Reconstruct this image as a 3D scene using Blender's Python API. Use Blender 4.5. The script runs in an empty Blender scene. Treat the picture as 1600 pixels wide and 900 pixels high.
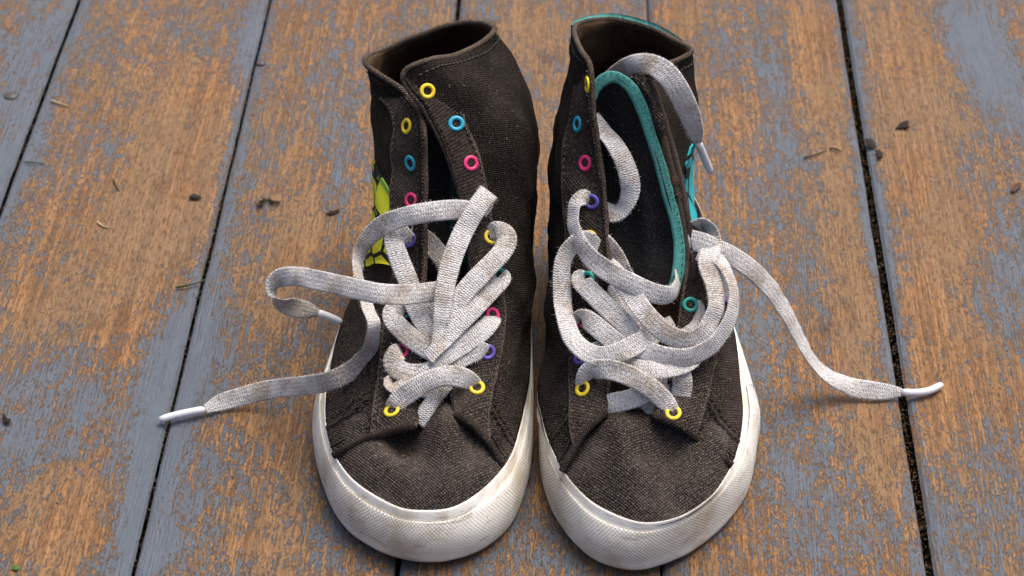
import bpy, bmesh, math, random
import numpy as np
from mathutils import Vector, Matrix, noise as mnoise
from mathutils.bvhtree import BVHTree
random.seed(7)
R = math.radians
scene = bpy.context.scene
col = scene.collection

# ------------------------------------------------------------------ camera
FPX = 3333.0                                   # focal length in pixels of the 1600 px wide photo
PITCH = math.atan(2678.0/FPX)
YAW = math.atan(157.0*math.cos(PITCH)/FPX)
CAM = Vector((0.0144, -0.6734, 0.7017))
cd = bpy.data.cameras.new('camera'); cam = bpy.data.objects.new('camera', cd); col.objects.link(cam)
cam.location = CAM
cam.rotation_euler = (math.pi/2 - PITCH, 0, YAW)
cd.sensor_width = 36; cd.lens = FPX/1600*36; cd.clip_start = .05; cd.clip_end = 50
cd.dof.use_dof = True; cd.dof.focus_distance = 1.0; cd.dof.aperture_fstop = 16
scene.camera = cam

# ------------------------------------------------------------------ sky, sun, exposure
SUN_EL, SUN_AZ = 66, 40                        # azimuth: degrees from +Y (behind the shoes) towards +X
w = bpy.data.worlds.new('World'); scene.world = w; w.use_nodes = True
nt = w.node_tree; bg = nt.nodes['Background']
sky = nt.nodes.new('ShaderNodeTexSky'); sky.sky_type = 'NISHITA'; sky.sun_disc = False
sky.sun_elevation = R(SUN_EL); sky.sun_rotation = R(SUN_AZ); sky.dust_density = 6; sky.air_density = .7; sky.ozone_density = .6
nt.links.new(sky.outputs[0], bg.inputs[0]); bg.inputs[1].default_value = .105
sd = bpy.data.lights.new('sun', 'SUN'); sd.energy = 1.5; sd.angle = R(45); sd.color = (1, .97, .92)
sun = bpy.data.objects.new('sun', sd); col.objects.link(sun)
sv = Vector((math.sin(R(SUN_AZ))*math.cos(R(SUN_EL)), math.cos(R(SUN_AZ))*math.cos(R(SUN_EL)), math.sin(R(SUN_EL))))
sun.rotation_euler = sv.to_track_quat('Z', 'Y').to_euler()
scene.view_settings.view_transform = 'Standard'; scene.view_settings.look = 'None'
scene.view_settings.exposure = 1.0; scene.view_settings.gamma = 1

# ------------------------------------------------------------------ survey helpers: photo pixel -> point in the place
FW = Vector((-math.sin(YAW)*math.cos(PITCH), math.cos(YAW)*math.cos(PITCH), -math.sin(PITCH)))
RT = Vector((math.cos(YAW), math.sin(YAW), 0)); UP = RT.cross(FW)
def ray(px, py): return FW + RT*((px-800)/FPX) - UP*((py-450)/FPX)
def PZ(px, py, z): r = ray(px, py); return CAM + r*((z-CAM.z)/r.z)
def PY(px, py, y): r = ray(px, py); return CAM + r*((y-CAM.y)/r.y)
def F(px, py): return PZ(px, py, .029)          # on the top line of the rubber foxing
PRY = [-.01, .0, .03, .055, .075, .10, .12, .135, .147, .157, .165]
PRZ = [.02, .03, .042, .048, .060, .079, .097, .117, .138, .16, .185]
def pz(y): return float(np.interp(y, PRY, PRZ))
def PR(px, py, lift=0, k=0, xc=0):              # on the instep line of the shoe (height as a function of y)
    r = ray(px, py); lo, hi = .6, 1.7
    for _ in range(46):
        m = (lo+hi)/2; q = CAM + r*m
        if q.z > pz(q.y) + lift - k*(q.x-xc)**2: lo = m
        else: hi = m
    return CAM + r*lo
V = Vector

# ------------------------------------------------------------------ object helpers
def mesh_obj(name, verts, faces, mats, parent=None, uvs=None, smooth=True, fmat=None):
    me = bpy.data.meshes.new(name)
    me.from_pydata([tuple(v) for v in verts], [], faces)
    for m in (mats if isinstance(mats, (list, tuple)) else [mats]): me.materials.append(m)
    if uvs is not None:
        ul = me.uv_layers.new(name='UVMap')
        li = np.zeros(len(me.loops), dtype=np.int32); me.loops.foreach_get('vertex_index', li)
        ul.data.foreach_set('uv', np.asarray(uvs, dtype=np.float32)[li].ravel())
    if smooth: me.polygons.foreach_set('use_smooth', [True]*len(me.polygons))
    if fmat is not None: me.polygons.foreach_set('material_index', fmat)
    me.update()
    o = bpy.data.objects.new(name, me); col.objects.link(o)
    if parent:
        o.parent = parent
        if parent.type == 'EMPTY': o.matrix_parent_inverse = Matrix.Translation(-parent.location)
    return o
def tag(o, label=None, cat=None, group=None, kind=None):
    if label: o['label'] = label
    if cat: o['category'] = cat
    if group: o['group'] = group
    if kind: o['kind'] = kind
    return o
def cr(pts, n, closed=False):
    """Catmull-Rom through rows of an array (N, d): n samples, uniform in control index."""
    p = np.asarray(pts, float); N = len(p)
    t = np.linspace(0, N if closed else N-1, n, endpoint=not closed)
    return cr_at(p, t, closed)
def cr_at(p, t, closed=False):
    p = np.asarray(p, float); N = len(p); t = np.asarray(t, float)
    i = np.floor(t).astype(int)
    if closed: g = lambda k: p[k % N]
    else:
        i = np.clip(i, 0, N-2)
        ext = np.concatenate([[2*p[0]-p[1]], p, [2*p[-1]-p[-2]]]); g = lambda k: ext[np.clip(k+1, 0, N+1)]
    f = (t-i); f = f.reshape(f.shape + (1,)*(p.ndim-1))
    a, b, c, d = g(i-1), g(i), g(i+1), g(i+2)
    return .5*((2*b) + (-a+c)*f + (2*a-5*b+4*c-d)*f*f + (-a+3*b-3*c+d)*f**3)
def grid_faces(nu, nv, flip=False, wrap=False):
    fs = []
    for i in range(nu if wrap else nu-1):
        for j in range(nv-1):
            a, b = i*nv+j, ((i+1) % nu)*nv+j
            q = (a, a+1, b+1, b); fs.append(q[::-1] if flip else q)
    return fs
def grid_normals(G):
    du = np.gradient(G, axis=0); dv = np.gradient(G, axis=1)
    n = np.cross(dv, du); return n/np.maximum(np.linalg.norm(n, axis=2, keepdims=True), 1e-9)
def grid_uv(G):
    du = np.zeros(G.shape[:2]); dv = np.zeros(G.shape[:2])
    m = G.shape[1]//2
    du[1:, :] = np.cumsum(np.linalg.norm(np.diff(G[:, m], axis=0), axis=1))[:, None]
    dv[:, 1:] = np.cumsum(np.linalg.norm(np.diff(G, axis=1), axis=2), axis=1)
    return np.stack([du, dv], 2)
def slab(name, G, h, mat, parent, base=-.0002, uv=None):
    """A patch of cloth lying on a surface grid: raised by h, with a skirt down to the surface."""
    n = grid_normals(G); nu, nv = G.shape[:2]
    top = (G+n*h).reshape(-1, 3); low = (G+n*base).reshape(-1, 3)
    fs = grid_faces(nu, nv); o = nu*nv
    loop = [i*nv for i in range(nu)] + [(nu-1)*nv+j for j in range(1, nv)] + [i*nv+nv-1 for i in range(nu-2, -1, -1)] + [j for j in range(nv-2, 0, -1)]
    for a, b in zip(loop, loop[1:]+loop[:1]): fs.append((a, a+o, b+o, b))
    u = (grid_uv(G) if uv is None else uv).reshape(-1, 2)
    return mesh_obj(name, np.concatenate([top, low]), fs, mat, parent, np.concatenate([u, u]))
def tube(path, rad, sides=8, cap=True):
    p = np.asarray(path, float); n = len(p)
    rad = np.broadcast_to(np.asarray(rad, float), (n,))
    T = np.gradient(p, axis=0); T /= np.maximum(np.linalg.norm(T, axis=1, keepdims=True), 1e-9)
    ref = np.array([.3, .2, .93]); vs = []
    N = np.cross(T[0], ref); N /= np.linalg.norm(N)
    for i in range(n):
        N = N - T[i]*(N@T[i]); N /= np.linalg.norm(N); B = np.cross(T[i], N)
        for k in range(sides):
            a = 2*math.pi*k/sides; vs.append(p[i] + (N*math.cos(a)+B*math.sin(a))*rad[i])
    fs = []
    for i in range(n-1):
        for k in range(sides):
            fs.append((i*sides+k, i*sides+(k+1) % sides, (i+1)*sides+(k+1) % sides, (i+1)*sides+k))
    if cap: fs.append(tuple(range(sides))[::-1]); fs.append(tuple((n-1)*sides+k for k in range(sides)))
    return vs, fs

# ------------------------------------------------------------------ node helper
class NT:
    def __init__(s, name):
        s.m = bpy.data.materials.new(name); s.m.use_nodes = True; s.t = s.m.node_tree
        s.b = s.t.nodes['Principled BSDF']
    def n(s, typ, **kw):
        nd = s.t.nodes.new(typ)
        for k, v in kw.items():
            if k.startswith('in_'):
                key = k[3:]; key = int(key) if key.isdigit() else key.replace('_', ' ')
                s.set(nd.inputs[key], v)
            else: setattr(nd, k, v)
        return nd
    def set(s, sock, v):
        if isinstance(v, bpy.types.NodeSocket): s.t.links.new(v, sock)
        else: sock.default_value = v
    def math(s, op, a, b=0, c=None, clamp=False):
        nd = s.t.nodes.new('ShaderNodeMath'); nd.operation = op; nd.use_clamp = clamp
        s.set(nd.inputs[0], a); s.set(nd.inputs[1], b)
        if c is not None: s.set(nd.inputs[2], c)
        return nd.outputs[0]
    def mix(s, fac, a, b, mode='MIX'):
        nd = s.t.nodes.new('ShaderNodeMix'); nd.data_type = 'RGBA'; nd.blend_type = mode
        s.set(nd.inputs[0], fac); s.set(nd.inputs[6], a if not isinstance(a, tuple) else (*a, 1)); s.set(nd.inputs[7], b if not isinstance(b, tuple) else (*b, 1))
        return nd.outputs[2]
    def ramp(s, x, lo, hi, smooth=True):
        nd = s.t.nodes.new('ShaderNodeMapRange'); nd.interpolation_type = 'SMOOTHSTEP' if smooth else 'LINEAR'
        s.set(nd.inputs[0], x); s.set(nd.inputs[1], lo); s.set(nd.inputs[2], hi); return nd.outputs[0]
    def noise(s, vec, scale, detail=3, rough=.55, dist=0):
        nd = s.t.nodes.new('ShaderNodeTexNoise'); s.set(nd.inputs['Vector'], vec)
        nd.inputs['Scale'].default_value = scale; nd.inputs['Detail'].default_value = detail
        nd.inputs['Roughness'].default_value = rough; nd.inputs['Distortion'].default_value = dist
        return nd.outputs[0]
    def map(s, vec, scale=(1, 1, 1), rot=(0, 0, 0), loc=(0, 0, 0)):
        nd = s.t.nodes.new('ShaderNodeMapping'); s.set(nd.inputs[0], vec); nd.inputs['Scale'].default_value = scale
        nd.inputs['Rotation'].default_value = rot; s.set(nd.inputs['Location'], loc); return nd.outputs[0]
    def bump(s, h, dist, strength=1, normal=None):
        nd = s.t.nodes.new('ShaderNodeBump'); s.set(nd.inputs['Height'], h); nd.inputs['Distance'].default_value = dist
        nd.inputs['Strength'].default_value = strength
        if normal is not None: s.set(nd.inputs['Normal'], normal)
        return nd.outputs[0]
    def out(s, color=None, rough=None, normal=None, spec=None, **kw):
        if color is not None: s.set(s.b.inputs['Base Color'], (*color, 1) if isinstance(color, tuple) else color)
        if rough is not None: s.set(s.b.inputs['Roughness'], rough)
        if normal is not None: s.set(s.b.inputs['Normal'], normal)
        if spec is not None: s.set(s.b.inputs['Specular IOR Level'], spec)
        for k, v in kw.items(): s.set(s.b.inputs[k.replace('_', ' ')], v)
        return s.m

# ------------------------------------------------------------------ materials
def mat_wood():
    t = NT('worn_painted_wood'); tc = t.n('ShaderNodeTexCoord').outputs['Object']
    oi = t.n('ShaderNodeObjectInfo').outputs['Random']
    cmb = t.n('ShaderNodeCombineXYZ'); t.set(cmb.inputs[0], t.math('MULTIPLY', oi, 3.7)); t.set(cmb.inputs[1], t.math('MULTIPLY', oi, 9.1)); t.set(cmb.inputs[2], t.math('MULTIPLY', oi, 5.3))
    p = t.n('ShaderNodeVectorMath', operation='ADD', in_0=tc, in_1=cmb.outputs[0]).outputs[0]
    # growth rings: lines along the plank, bent by a slow warp
    warp = t.noise(t.map(p, (12, 1.3, 12)), 1, 2, .5)
    sx = t.n('ShaderNodeSeparateXYZ', in_0=p)
    ph = t.math('ADD', t.math('MULTIPLY', sx.outputs[0], 1/.0021), t.math('MULTIPLY', warp, 16))
    ph = t.math('ADD', ph, t.math('MULTIPLY', t.noise(t.map(p, (120, 10, 120)), 1, 3, .6), 2.2))
    ring = t.math('MULTIPLY_ADD', t.math('SINE', t.math('MULTIPLY', ph, 6.2832)), .5, .5)
    ring = t.math('MULTIPLY', t.math('POWER', ring, 1.5), t.ramp(t.noise(t.map(p, (40, 7, 40)), 1, 3, .6), .3, .72))
    fib = t.noise(t.map(p, (1000, 22, 1000)), 1, 4, .68)
    fib2 = t.noise(t.map(p, (420, 7, 420)), 1, 4, .62)
    big = t.noise(t.map(p, (22, 9, 22)), 1, 4, .6)
    grit = t.noise(t.map(p, (900, 170, 900)), 1, 4, .72)
    wood = t.mix(ring, (.340, .182, .085), (.172, .084, .040))
    wood = t.mix(t.math('MULTIPLY', t.ramp(fib, .42, .62), .75), wood, (.435, .245, .120))
    wood = t.mix(t.math('MULTIPLY', t.ramp(fib2, .40, .62), .75), wood, (.130, .068, .036))
    wood = t.mix(t.math('MULTIPLY', t.ramp(big, .38, .60), .68), wood, (.235, .165, .110))
    dk = t.noise(t.map(p, (75, 40, 75)), 1, 5, .72)
    wood = t.mix(t.math('MULTIPLY', t.ramp(dk, .52, .72), .5), wood, (.090, .052, .032))
    wood = t.mix(t.math('MULTIPLY', t.ramp(grit, .48, .62), .72), wood, (.062, .033, .019))
    # what is left of the paint
    bias = t.n('ShaderNodeAttribute', attribute_name='paint').outputs['Fac']
    nA = t.noise(t.map(p, (45, 20, 45)), 1, 4, .6)
    nB = t.noise(t.map(p, (600, 45, 600)), 1, 4, .68)
    nC = t.noise(t.map(p, (680, 330, 680)), 1, 5, .78, .4)
    nD = t.noise(t.map(p, (130, 70, 130)), 1, 5, .7, .7)
    v = t.math('ADD', bias, t.math('MULTIPLY', t.math('SUBTRACT', nA, .5), .6))
    v = t.math('ADD', v, t.math('MULTIPLY', t.math('SUBTRACT', nB, .5), 1.7))
    v = t.math('ADD', v, t.math('MULTIPLY', t.math('SUBTRACT', nC, .5), 2.5))
    v = t.math('ADD', v, t.math('MULTIPLY', t.math('SUBTRACT', nD, .5), 1.35))
    v = t.math('ADD', v, t.math('MULTIPLY', t.math('SUBTRACT', ring, .4), .22))
    mask = t.ramp(v, -.06, .08)
    thin = t.ramp(v, .0, .5)
    pn = t.noise(t.map(p, (220, 60, 220)), 1, 4, .65)
    paint = t.mix(pn, (.052, .064, .082), (.112, .134, .166))
    paint = t.mix(t.math('MULTIPLY', t.math('SUBTRACT', 1, thin), .45), paint, (.100, .082, .068))
    paint = t.mix(t.math('MULTIPLY', t.ramp(fib, .52, .8), .35), paint, (.19, .20, .22))
    paint = t.mix(t.math('MULTIPLY', t.ramp(grit, .55, .75), .4), paint, (.045, .048, .055))
    halo = t.math('MULTIPLY', t.ramp(v, -.30, -.03), .42)
    wood = t.mix(halo, wood, (.50, .275, .115))
    wood = t.mix(1.0, wood, (.85, .80, .685), 'MULTIPLY')
    c = t.mix(mask, wood, paint)
    # dirt and small dark specks
    sp = t.noise(p, 420, 2, .5); c = t.mix(t.math('MULTIPLY', t.ramp(sp, .70, .76), .7), c, (.05, .035, .025))
    st = t.n('ShaderNodeAttribute', attribute_name='stain').outputs['Fac']
    stn = t.math('MULTIPLY', st, t.ramp(t.noise(p, 130, 4, .65), .3, .6)); c = t.mix(t.math('MULTIPLY', stn, .85), c, (.075, .045, .032))
    h = t.math('ADD', t.math('MULTIPLY', mask, .55), t.math('MULTIPLY', fib, .55))
    h = t.math('ADD', h, t.math('MULTIPLY', ring, .16)); h = t.math('ADD', h, t.math('MULTIPLY', nC, .6)); h = t.math('ADD', h, t.math('MULTIPLY', grit, .35))
    rg = t.math('ADD', t.math('MULTIPLY', mask, -.22), t.math('MULTIPLY_ADD', fib, .2, .54))
    return t.out(c, rg, t.bump(h, .0012, 1.0), t.math('MULTIPLY_ADD', mask, .2, .22))
def weave_h(t, uv, per):
    s = t.n('ShaderNodeSeparateXYZ', in_0=uv); k = 6.2832/per
    jn = t.noise(uv, 180, 2, .5)
    a = t.math('SINE', t.math('ADD', t.math('MULTIPLY', s.outputs[0], k), t.math('MULTIPLY', jn, 3)))
    b = t.math('SINE', t.math('ADD', t.math('MULTIPLY', s.outputs[1], k), t.math('MULTIPLY', jn, 3)))
    return t.math('MULTIPLY_ADD', t.math('MULTIPLY', a, b), .5, .5)
def mat_canvas(name, c0, c1, dust, per=.0017, dustamt=.5, lint=True, clean_top=0.):
    t = NT(name); uv = t.n('ShaderNodeUVMap').outputs[0]; ob = t.n('ShaderNodeTexCoord').outputs['Object']
    h = weave_h(t, uv, per)
    th = t.noise(t.map(uv, (500, 1600, 1)), 1, 3, .7); th2 = t.noise(t.map(uv, (1700, 500, 1)), 1, 3, .7)
    big = t.noise(ob, 38, 4, .6)
    c = t.mix(h, c0, c1)
    zz = t.n('ShaderNodeSeparateXYZ', in_0=ob).outputs[2]
    clean = t.math('MULTIPLY', t.ramp(t.math('ADD', zz, t.math('MULTIPLY', t.math('SUBTRACT', big, .5), .06)), .045, .095), clean_top)
    dustf = t.math('SUBTRACT', 1, clean)
    c = t.mix(t.math('MULTIPLY', clean, .55), c, c0)
    c = t.mix(t.math('MULTIPLY', t.ramp(t.noise(ob, 22, 4, .65), .46, .64), .6), c, c0)
    c = t.mix(t.math('MULTIPLY', t.ramp(big, .4, .72), t.math('MULTIPLY_ADD', dustf, dustamt*.8, dustamt*.2)), c, dust)
    g = t.ramp(t.math('MULTIPLY', t.math('ADD', th, th2), .5), .49, .58)
    c = t.mix(t.math('MULTIPLY', t.math('MULTIPLY', g, h), t.math('MULTIPLY_ADD', dustf, .75, .25)), c, (dust[0]*2.2, dust[1]*2.15, dust[2]*2.15))
    if lint:
        l = t.noise(ob, 520, 2, .45); c = t.mix(t.math('MULTIPLY', t.ramp(l, .725, .75), .5), c, (.26, .24, .22))
    hh = t.math('ADD', h, t.math('MULTIPLY', t.math('ADD', th, th2), .5))
    nrm = t.bump(t.noise(ob, 85, 4, .6), .004, .45)
    return t.out(c, .93, t.bump(hh, .0005, .9, nrm), .1)
def mat_rubber(name, knurl):
    t = NT(name); uv = t.n('ShaderNodeUVMap').outputs[0]; ob = t.n('ShaderNodeTexCoord').outputs['Object']
    n1 = t.noise(ob, 45, 5, .65); n2 = t.noise(ob, 260, 3, .6); n3 = t.noise(t.map(ob, (60, 60, 400)), 1, 4, .7)
    c = t.mix(n1, (.74, .715, .635), (.87, .855, .80))
    c = t.mix(t.math('MULTIPLY', t.ramp(n1, .44, .68), .68), c, (.50, .405, .28))
    c = t.mix(t.math('MULTIPLY', t.ramp(n3, .54, .70), .65), c, (.27, .205, .14))
    c = t.mix(t.math('MULTIPLY', t.ramp(n2, .68, .76), .6), c, (.16, .12, .09))
    zz = t.n('ShaderNodeSeparateXYZ', in_0=ob).outputs[2]
    c = t.mix(t.math('MULTIPLY', t.ramp(zz, .006, -.001), .7), c, (.22, .17, .12))
    h = t.math('MULTIPLY', n2, .3)
    if knurl:
        s = t.n('ShaderNodeSeparateXYZ', in_0=uv); k = 6.2832/.0019
        a = t.math('ABSOLUTE', t.math('SINE', t.math('MULTIPLY', t.math('ADD', s.outputs[0], s.outputs[1]), k*.5)))
        b = t.math('ABSOLUTE', t.math('SINE', t.math('MULTIPLY', t.math('SUBTRACT', s.outputs[0], s.outputs[1]), k*.5)))
        g = t.math('MINIMUM', a, b); g = t.ramp(g, .05, .6)
        wear = t.ramp(t.noise(ob, 30, 3, .6), .35, .6)
        band = t.math('MULTIPLY', t.ramp(s.outputs[1], .004, .009), t.ramp(s.outputs[1], .0285, .024))
        gg = t.math('MULTIPLY', t.math('SUBTRACT', 1, g), band)
        c = t.mix(t.math('MULTIPLY', gg, t.math('MULTIPLY_ADD', wear, .55, .25)), c, (.33, .26, .18))
        h = t.math('SUBTRACT', h, t.math('MULTIPLY', gg, .8))
    return t.out(c, t.math('MULTIPLY_ADD', n2, .2, .45), t.bump(h, .0005, .7), .4, Subsurface_Weight=.05, Subsurface_Radius=(.004, .003, .002), Subsurface_Scale=.5)
def mat_lace():
    t = NT('cotton_lace'); uv = t.n('ShaderNodeUVMap').outputs[0]; ob = t.n('ShaderNodeTexCoord').outputs['Object']
    s = t.n('ShaderNodeSeparateXYZ', in_0=uv)
    ac = t.math('ABSOLUTE', t.math('SUBTRACT', t.math('FRACT', t.math('MULTIPLY', s.outputs[1], 1/.0021)), .5))
    ph = t.math('ADD', t.math('MULTIPLY', s.outputs[0], 6.2832/.00115), t.math('MULTIPLY', ac, 5.0))
    ph = t.math('ADD', ph, t.math('MULTIPLY', t.noise(ob, 300, 2, .5), 2.5))
    h = t.math('MULTIPLY_ADD', t.math('SINE', ph), .5, .5)
    rib = t.math('MULTIPLY', t.math('SUBTRACT', .5, ac), .8)
    n1 = t.noise(ob, 48, 4, .62); n2 = t.noise(ob, 900, 3, .7); n3 = t.noise(ob, 150, 4, .65)
    c = t.mix(n3, (.52, .49, .465), (.79, .77, .75))
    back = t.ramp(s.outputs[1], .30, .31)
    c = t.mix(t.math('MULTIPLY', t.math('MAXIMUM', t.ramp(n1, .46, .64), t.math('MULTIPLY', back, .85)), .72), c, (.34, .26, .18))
    c = t.mix(t.math('MULTIPLY', t.math('SUBTRACT', 1, h), .20), c, (.26, .215, .18))
    c = t.mix(t.math('MULTIPLY', t.ramp(n2, .53, .66), .6), c, (.22, .18, .15))
    c = t.mix(t.math('MULTIPLY', t.ramp(n2, .50, .34), .5), c, (.84, .82, .81))
    hh = t.math('ADD', t.math('ADD', t.math('MULTIPLY', h, .40), t.math('MULTIPLY', rib, .45)), t.math('MULTIPLY', n2, 1.4))
    return t.out(c, .95, t.bump(hh, .0007, .95), .15, Sheen_Weight=.25)
def mat_plain(name, c, rough=.5, var=.25, scale=200, bump=.0002, spec=.4, dirt=(.1, .08, .06), damt=.3):
    t = NT(name); ob = t.n('ShaderNodeTexCoord').outputs['Object']
    n = t.noise(ob, scale, 4, .65)
    cc = t.mix(t.math('MULTIPLY', n, var), c, (c[0]*.5, c[1]*.5, c[2]*.5))
    cc = t.mix(t.math('MULTIPLY', t.ramp(t.noise(ob, scale*.6, 3, .6), .55, .75), damt), cc, dirt)
    return t.out(cc, rough, t.bump(n, bump, .6), spec)
def mat_patch(name, stops, scale=60):
    """Printed ankle panel: bands of flat ink with black cracked lines."""
    t = NT(name); ob = t.n('ShaderNodeTexCoord').outputs['Object']
    z = t.n('ShaderNodeSeparateXYZ', in_0=ob).outputs[2]
    cr_ = t.n('ShaderNodeValToRGB'); t.set(cr_.inputs[0], t.ramp(z, .03, .12, False)); e = cr_.color_ramp; e.interpolation = 'CONSTANT'
    while len(e.elements) < len(stops): e.elements.new(.5)
    for el, (pos, c) in zip(e.elements, stops): el.position = pos; el.color = (*c, 1)
    vo = t.n('ShaderNodeTexVoronoi', feature='DISTANCE_TO_EDGE', in_Vector=t.map(ob, (1, 1, 1)), in_Scale=scale)
    ln = t.ramp(vo.outputs['Distance'], .05, .075)
    c = t.mix(ln, (.012, .012, .014), cr_.outputs[0])
    return t.out(c, .75, t.bump(t.noise(ob, 900, 2, .6), .0004, .6), .25)

WOOD = mat_wood()
CANVAS = mat_canvas('dark_canvas', (.0034, .0025, .0019), (.028, .0215, .0168), (.066, .052, .042), clean_top=.8)
CANVAS_EYE = mat_canvas('eyestay_canvas', (.0058, .0045, .0037), (.044, .0345, .0285), (.088, .069, .057), clean_top=.25)
CANVAS_TOE = mat_canvas('toe_canvas', (.0050, .0038, .0032), (.040, .0320, .0275), (.085, .069, .059), dustamt=.7)
EDGE = mat_canvas('worn_canvas_edge', (.018, .0135, .0105), (.080, .061, .048), (.14, .105, .082), dustamt=.6)
LINING = mat_canvas('brown_lining', (.030, .017, .009), (.12, .072, .042), (.14, .09, .056), per=.0014, lint=False)
TONGUE = mat_canvas('black_tongue_fabric', (.0035, .0035, .0038), (.021, .0205, .021), (.032, .030, .030), per=.0012)
RUBBER = mat_rubber('white_rubber', False); KNURL = mat_rubber('knurled_white_rubber', True)
LACE = mat_lace()
FUZZ = mat_plain('cotton_fibre', (.62, .60, .59), .95, .3)
HAIR = mat_plain('brown_fibre', (.05, .035, .025), .95, .3)
PLASTIC = mat_plain('white_aglet_plastic', (.66, .66, .69), .35, .15, 300, .0001)
THREAD = mat_plain('black_thread', (.012, .011, .011), .8, .3)
THREAD_B = mat_plain('faded_brown_thread', (.075, .058, .048), .85, .3)
BLACK = mat_plain('dark_hole', (.006, .005, .005), .9, .1)
TEAL = mat_canvas('teal_binding_fabric', (.05, .22, .20), (.095, .36, .32), (.085, .21, .19), per=.0007, dustamt=.55, lint=False)
EY = {'yellow': (.80, .58, .02), 'blue': (.02, .36, .52), 'pink': (.75, .035, .17), 'purple': (.13, .09, .42), 'teal': (.01, .33, .27)}
EYM = {k: mat_plain('eyelet_'+k, c, .38, .2, 400, .0001, .45, damt=.2) for k, c in EY.items()}
STEEL = mat_plain('old_nail_steel', (.06, .052, .05), .5, .5, 500, .0004, .5, (.10, .05, .03), .6)
PATCH_Y = mat_patch('yellow_print', [(0, (.62, .60, .02)), (.55, (.70, .72, .03)), (.80, (.35, .62, .10))], 62)
PATCH_R = mat_patch('teal_purple_print', [(0, (.70, .55, .02)), (.19, (.03, .02, .05)), (.26, (.30, .10, .50)), (.46, (.02, .20, .50)), (.60, (.02, .40, .45))], 70)
GREENP = mat_canvas('dark_green_print', (.008, .03, .024), (.02, .075, .06), (.03, .07, .06), lint=False)
SOIL = mat_plain('dark_soil', (.022, .016, .011), .95, .5, 300, .002, .1)

# ------------------------------------------------------------------ floor
PW = .12
SEAMS = [-.3023 - .12*k for k in range(6, 0, -1)] + [-.3025, -.1814, -.0620, .0573, .1786] + [.1786+.1205*k for k in range(1, 7)]
GAP = {-.3025: .0022, -.1814: .0016, -.0620: .0022, .0573: .0007, .1786: .0040}
floor = bpy.data.objects.new('floor', None); col.objects.link(floor); tag(floor, kind='structure', label='wooden floor of worn blue-grey painted planks')
# paint left (+) and worn off (-), as read from the photograph: x, y, radii in photo pixels, amount
BL = [(40,100,70,120,.35),(15,270,40,80,.45),(70,40,60,60,.1),(165,240,45,45,.28),(230,60,90,60,.05),(320,60,60,50,.2),(290,190,90,120,-.38),(250,340,110,110,-.42),(80,340,60,60,-.1),
 (120,170,40,50,-.1),(390,60,25,80,.4),(370,220,22,90,.35),(345,350,25,70,.3),(275,560,45,110,.75),(240,720,40,110,.8),(215,860,50,60,.6),(60,610,80,70,.28),(20,700,40,60,.3),(130,640,30,60,.22),(120,820,110,70,-.3),(60,480,80,50,-.25),
 (160,490,60,60,-.2),(470,70,50,60,-.15),(520,110,40,60,.12),(480,250,50,60,-.25),(520,250,40,70,.25),(560,180,40,80,.12),(420,300,40,60,.1),(470,380,60,60,-.3),(380,420,30,80,.05),(470,530,40,50,.1),(360,560,30,50,.2),(420,500,40,40,-.25),(330,520,20,90,.25),
 (330,720,60,70,.12),(290,820,50,80,.2),(430,700,50,80,-.1),(410,840,60,60,-.18),(540,800,30,50,.25),(470,620,40,40,.05),(570,30,60,40,-.1),
 (830,40,50,60,-.25),(880,160,30,60,-.05),(760,20,30,30,.1),(850,120,20,60,.05),(840,850,50,50,.3),(900,890,40,30,.1),
 (1080,20,60,40,-.3),(1150,70,40,60,.22),(1220,130,35,80,.22),(1270,60,40,80,-.35),(1150,200,40,60,-.15),(1230,250,45,60,.3),(1180,330,50,60,.12),(1300,220,40,120,-.25),(1290,330,50,60,-.05),(1250,420,50,60,.1),(1330,470,40,120,-.3),(1180,520,35,80,.3),(1210,600,40,60,.1),(1290,560,50,60,-.15),(1250,700,60,50,.15),(1230,780,40,80,.25),(1330,800,50,80,.2),(1370,700,40,80,-.3),(1290,860,60,40,.1),
 (1335,120,14,200,.45),(1365,330,16,120,.5),(1390,520,18,90,.35),(1430,80,70,100,-.35),(1400,200,60,80,-.25),(1520,60,50,80,.75),(1570,150,40,80,.4),(1500,190,40,50,-.1),(1520,260,25,60,.2),(1580,400,40,70,.35),(1560,480,40,60,.2),(1470,330,70,80,-.35),(1450,480,60,80,-.35),(1560,600,60,60,-.2),(1480,620,60,70,-.1),(1540,750,60,70,.18),(1500,850,70,60,.12),(1470,730,40,50,-.1)]
ST = [(1288,510,14,13,1.),(1298,495,8,12,.7),(860,85,20,10,.7),(1040,65,10,10,0),(840,830,40,30,.35),(855,95,10,6,.6),(175,510,14,8,.35),(590,150,8,10,.2)]
def field(lst):
    out = []
    for px, py, rx, ry, a in lst:
        c = PZ(px, py, 0); e = PZ(px+rx, py, 0); g = PZ(px, py-ry, 0); out.append((c.x, c.y, abs(e.x-c.x), abs(g.y-c.y), a))
    return np.array(out)
BLF, STF = field(BL), field(ST)
def ev(fl, X, Y):
    s = np.zeros_like(X)
    for cx, cy, rx, ry, a in fl: s += a*np.exp(-((X-cx)/rx)**2-((Y-cy)/ry)**2)
    return s
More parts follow.
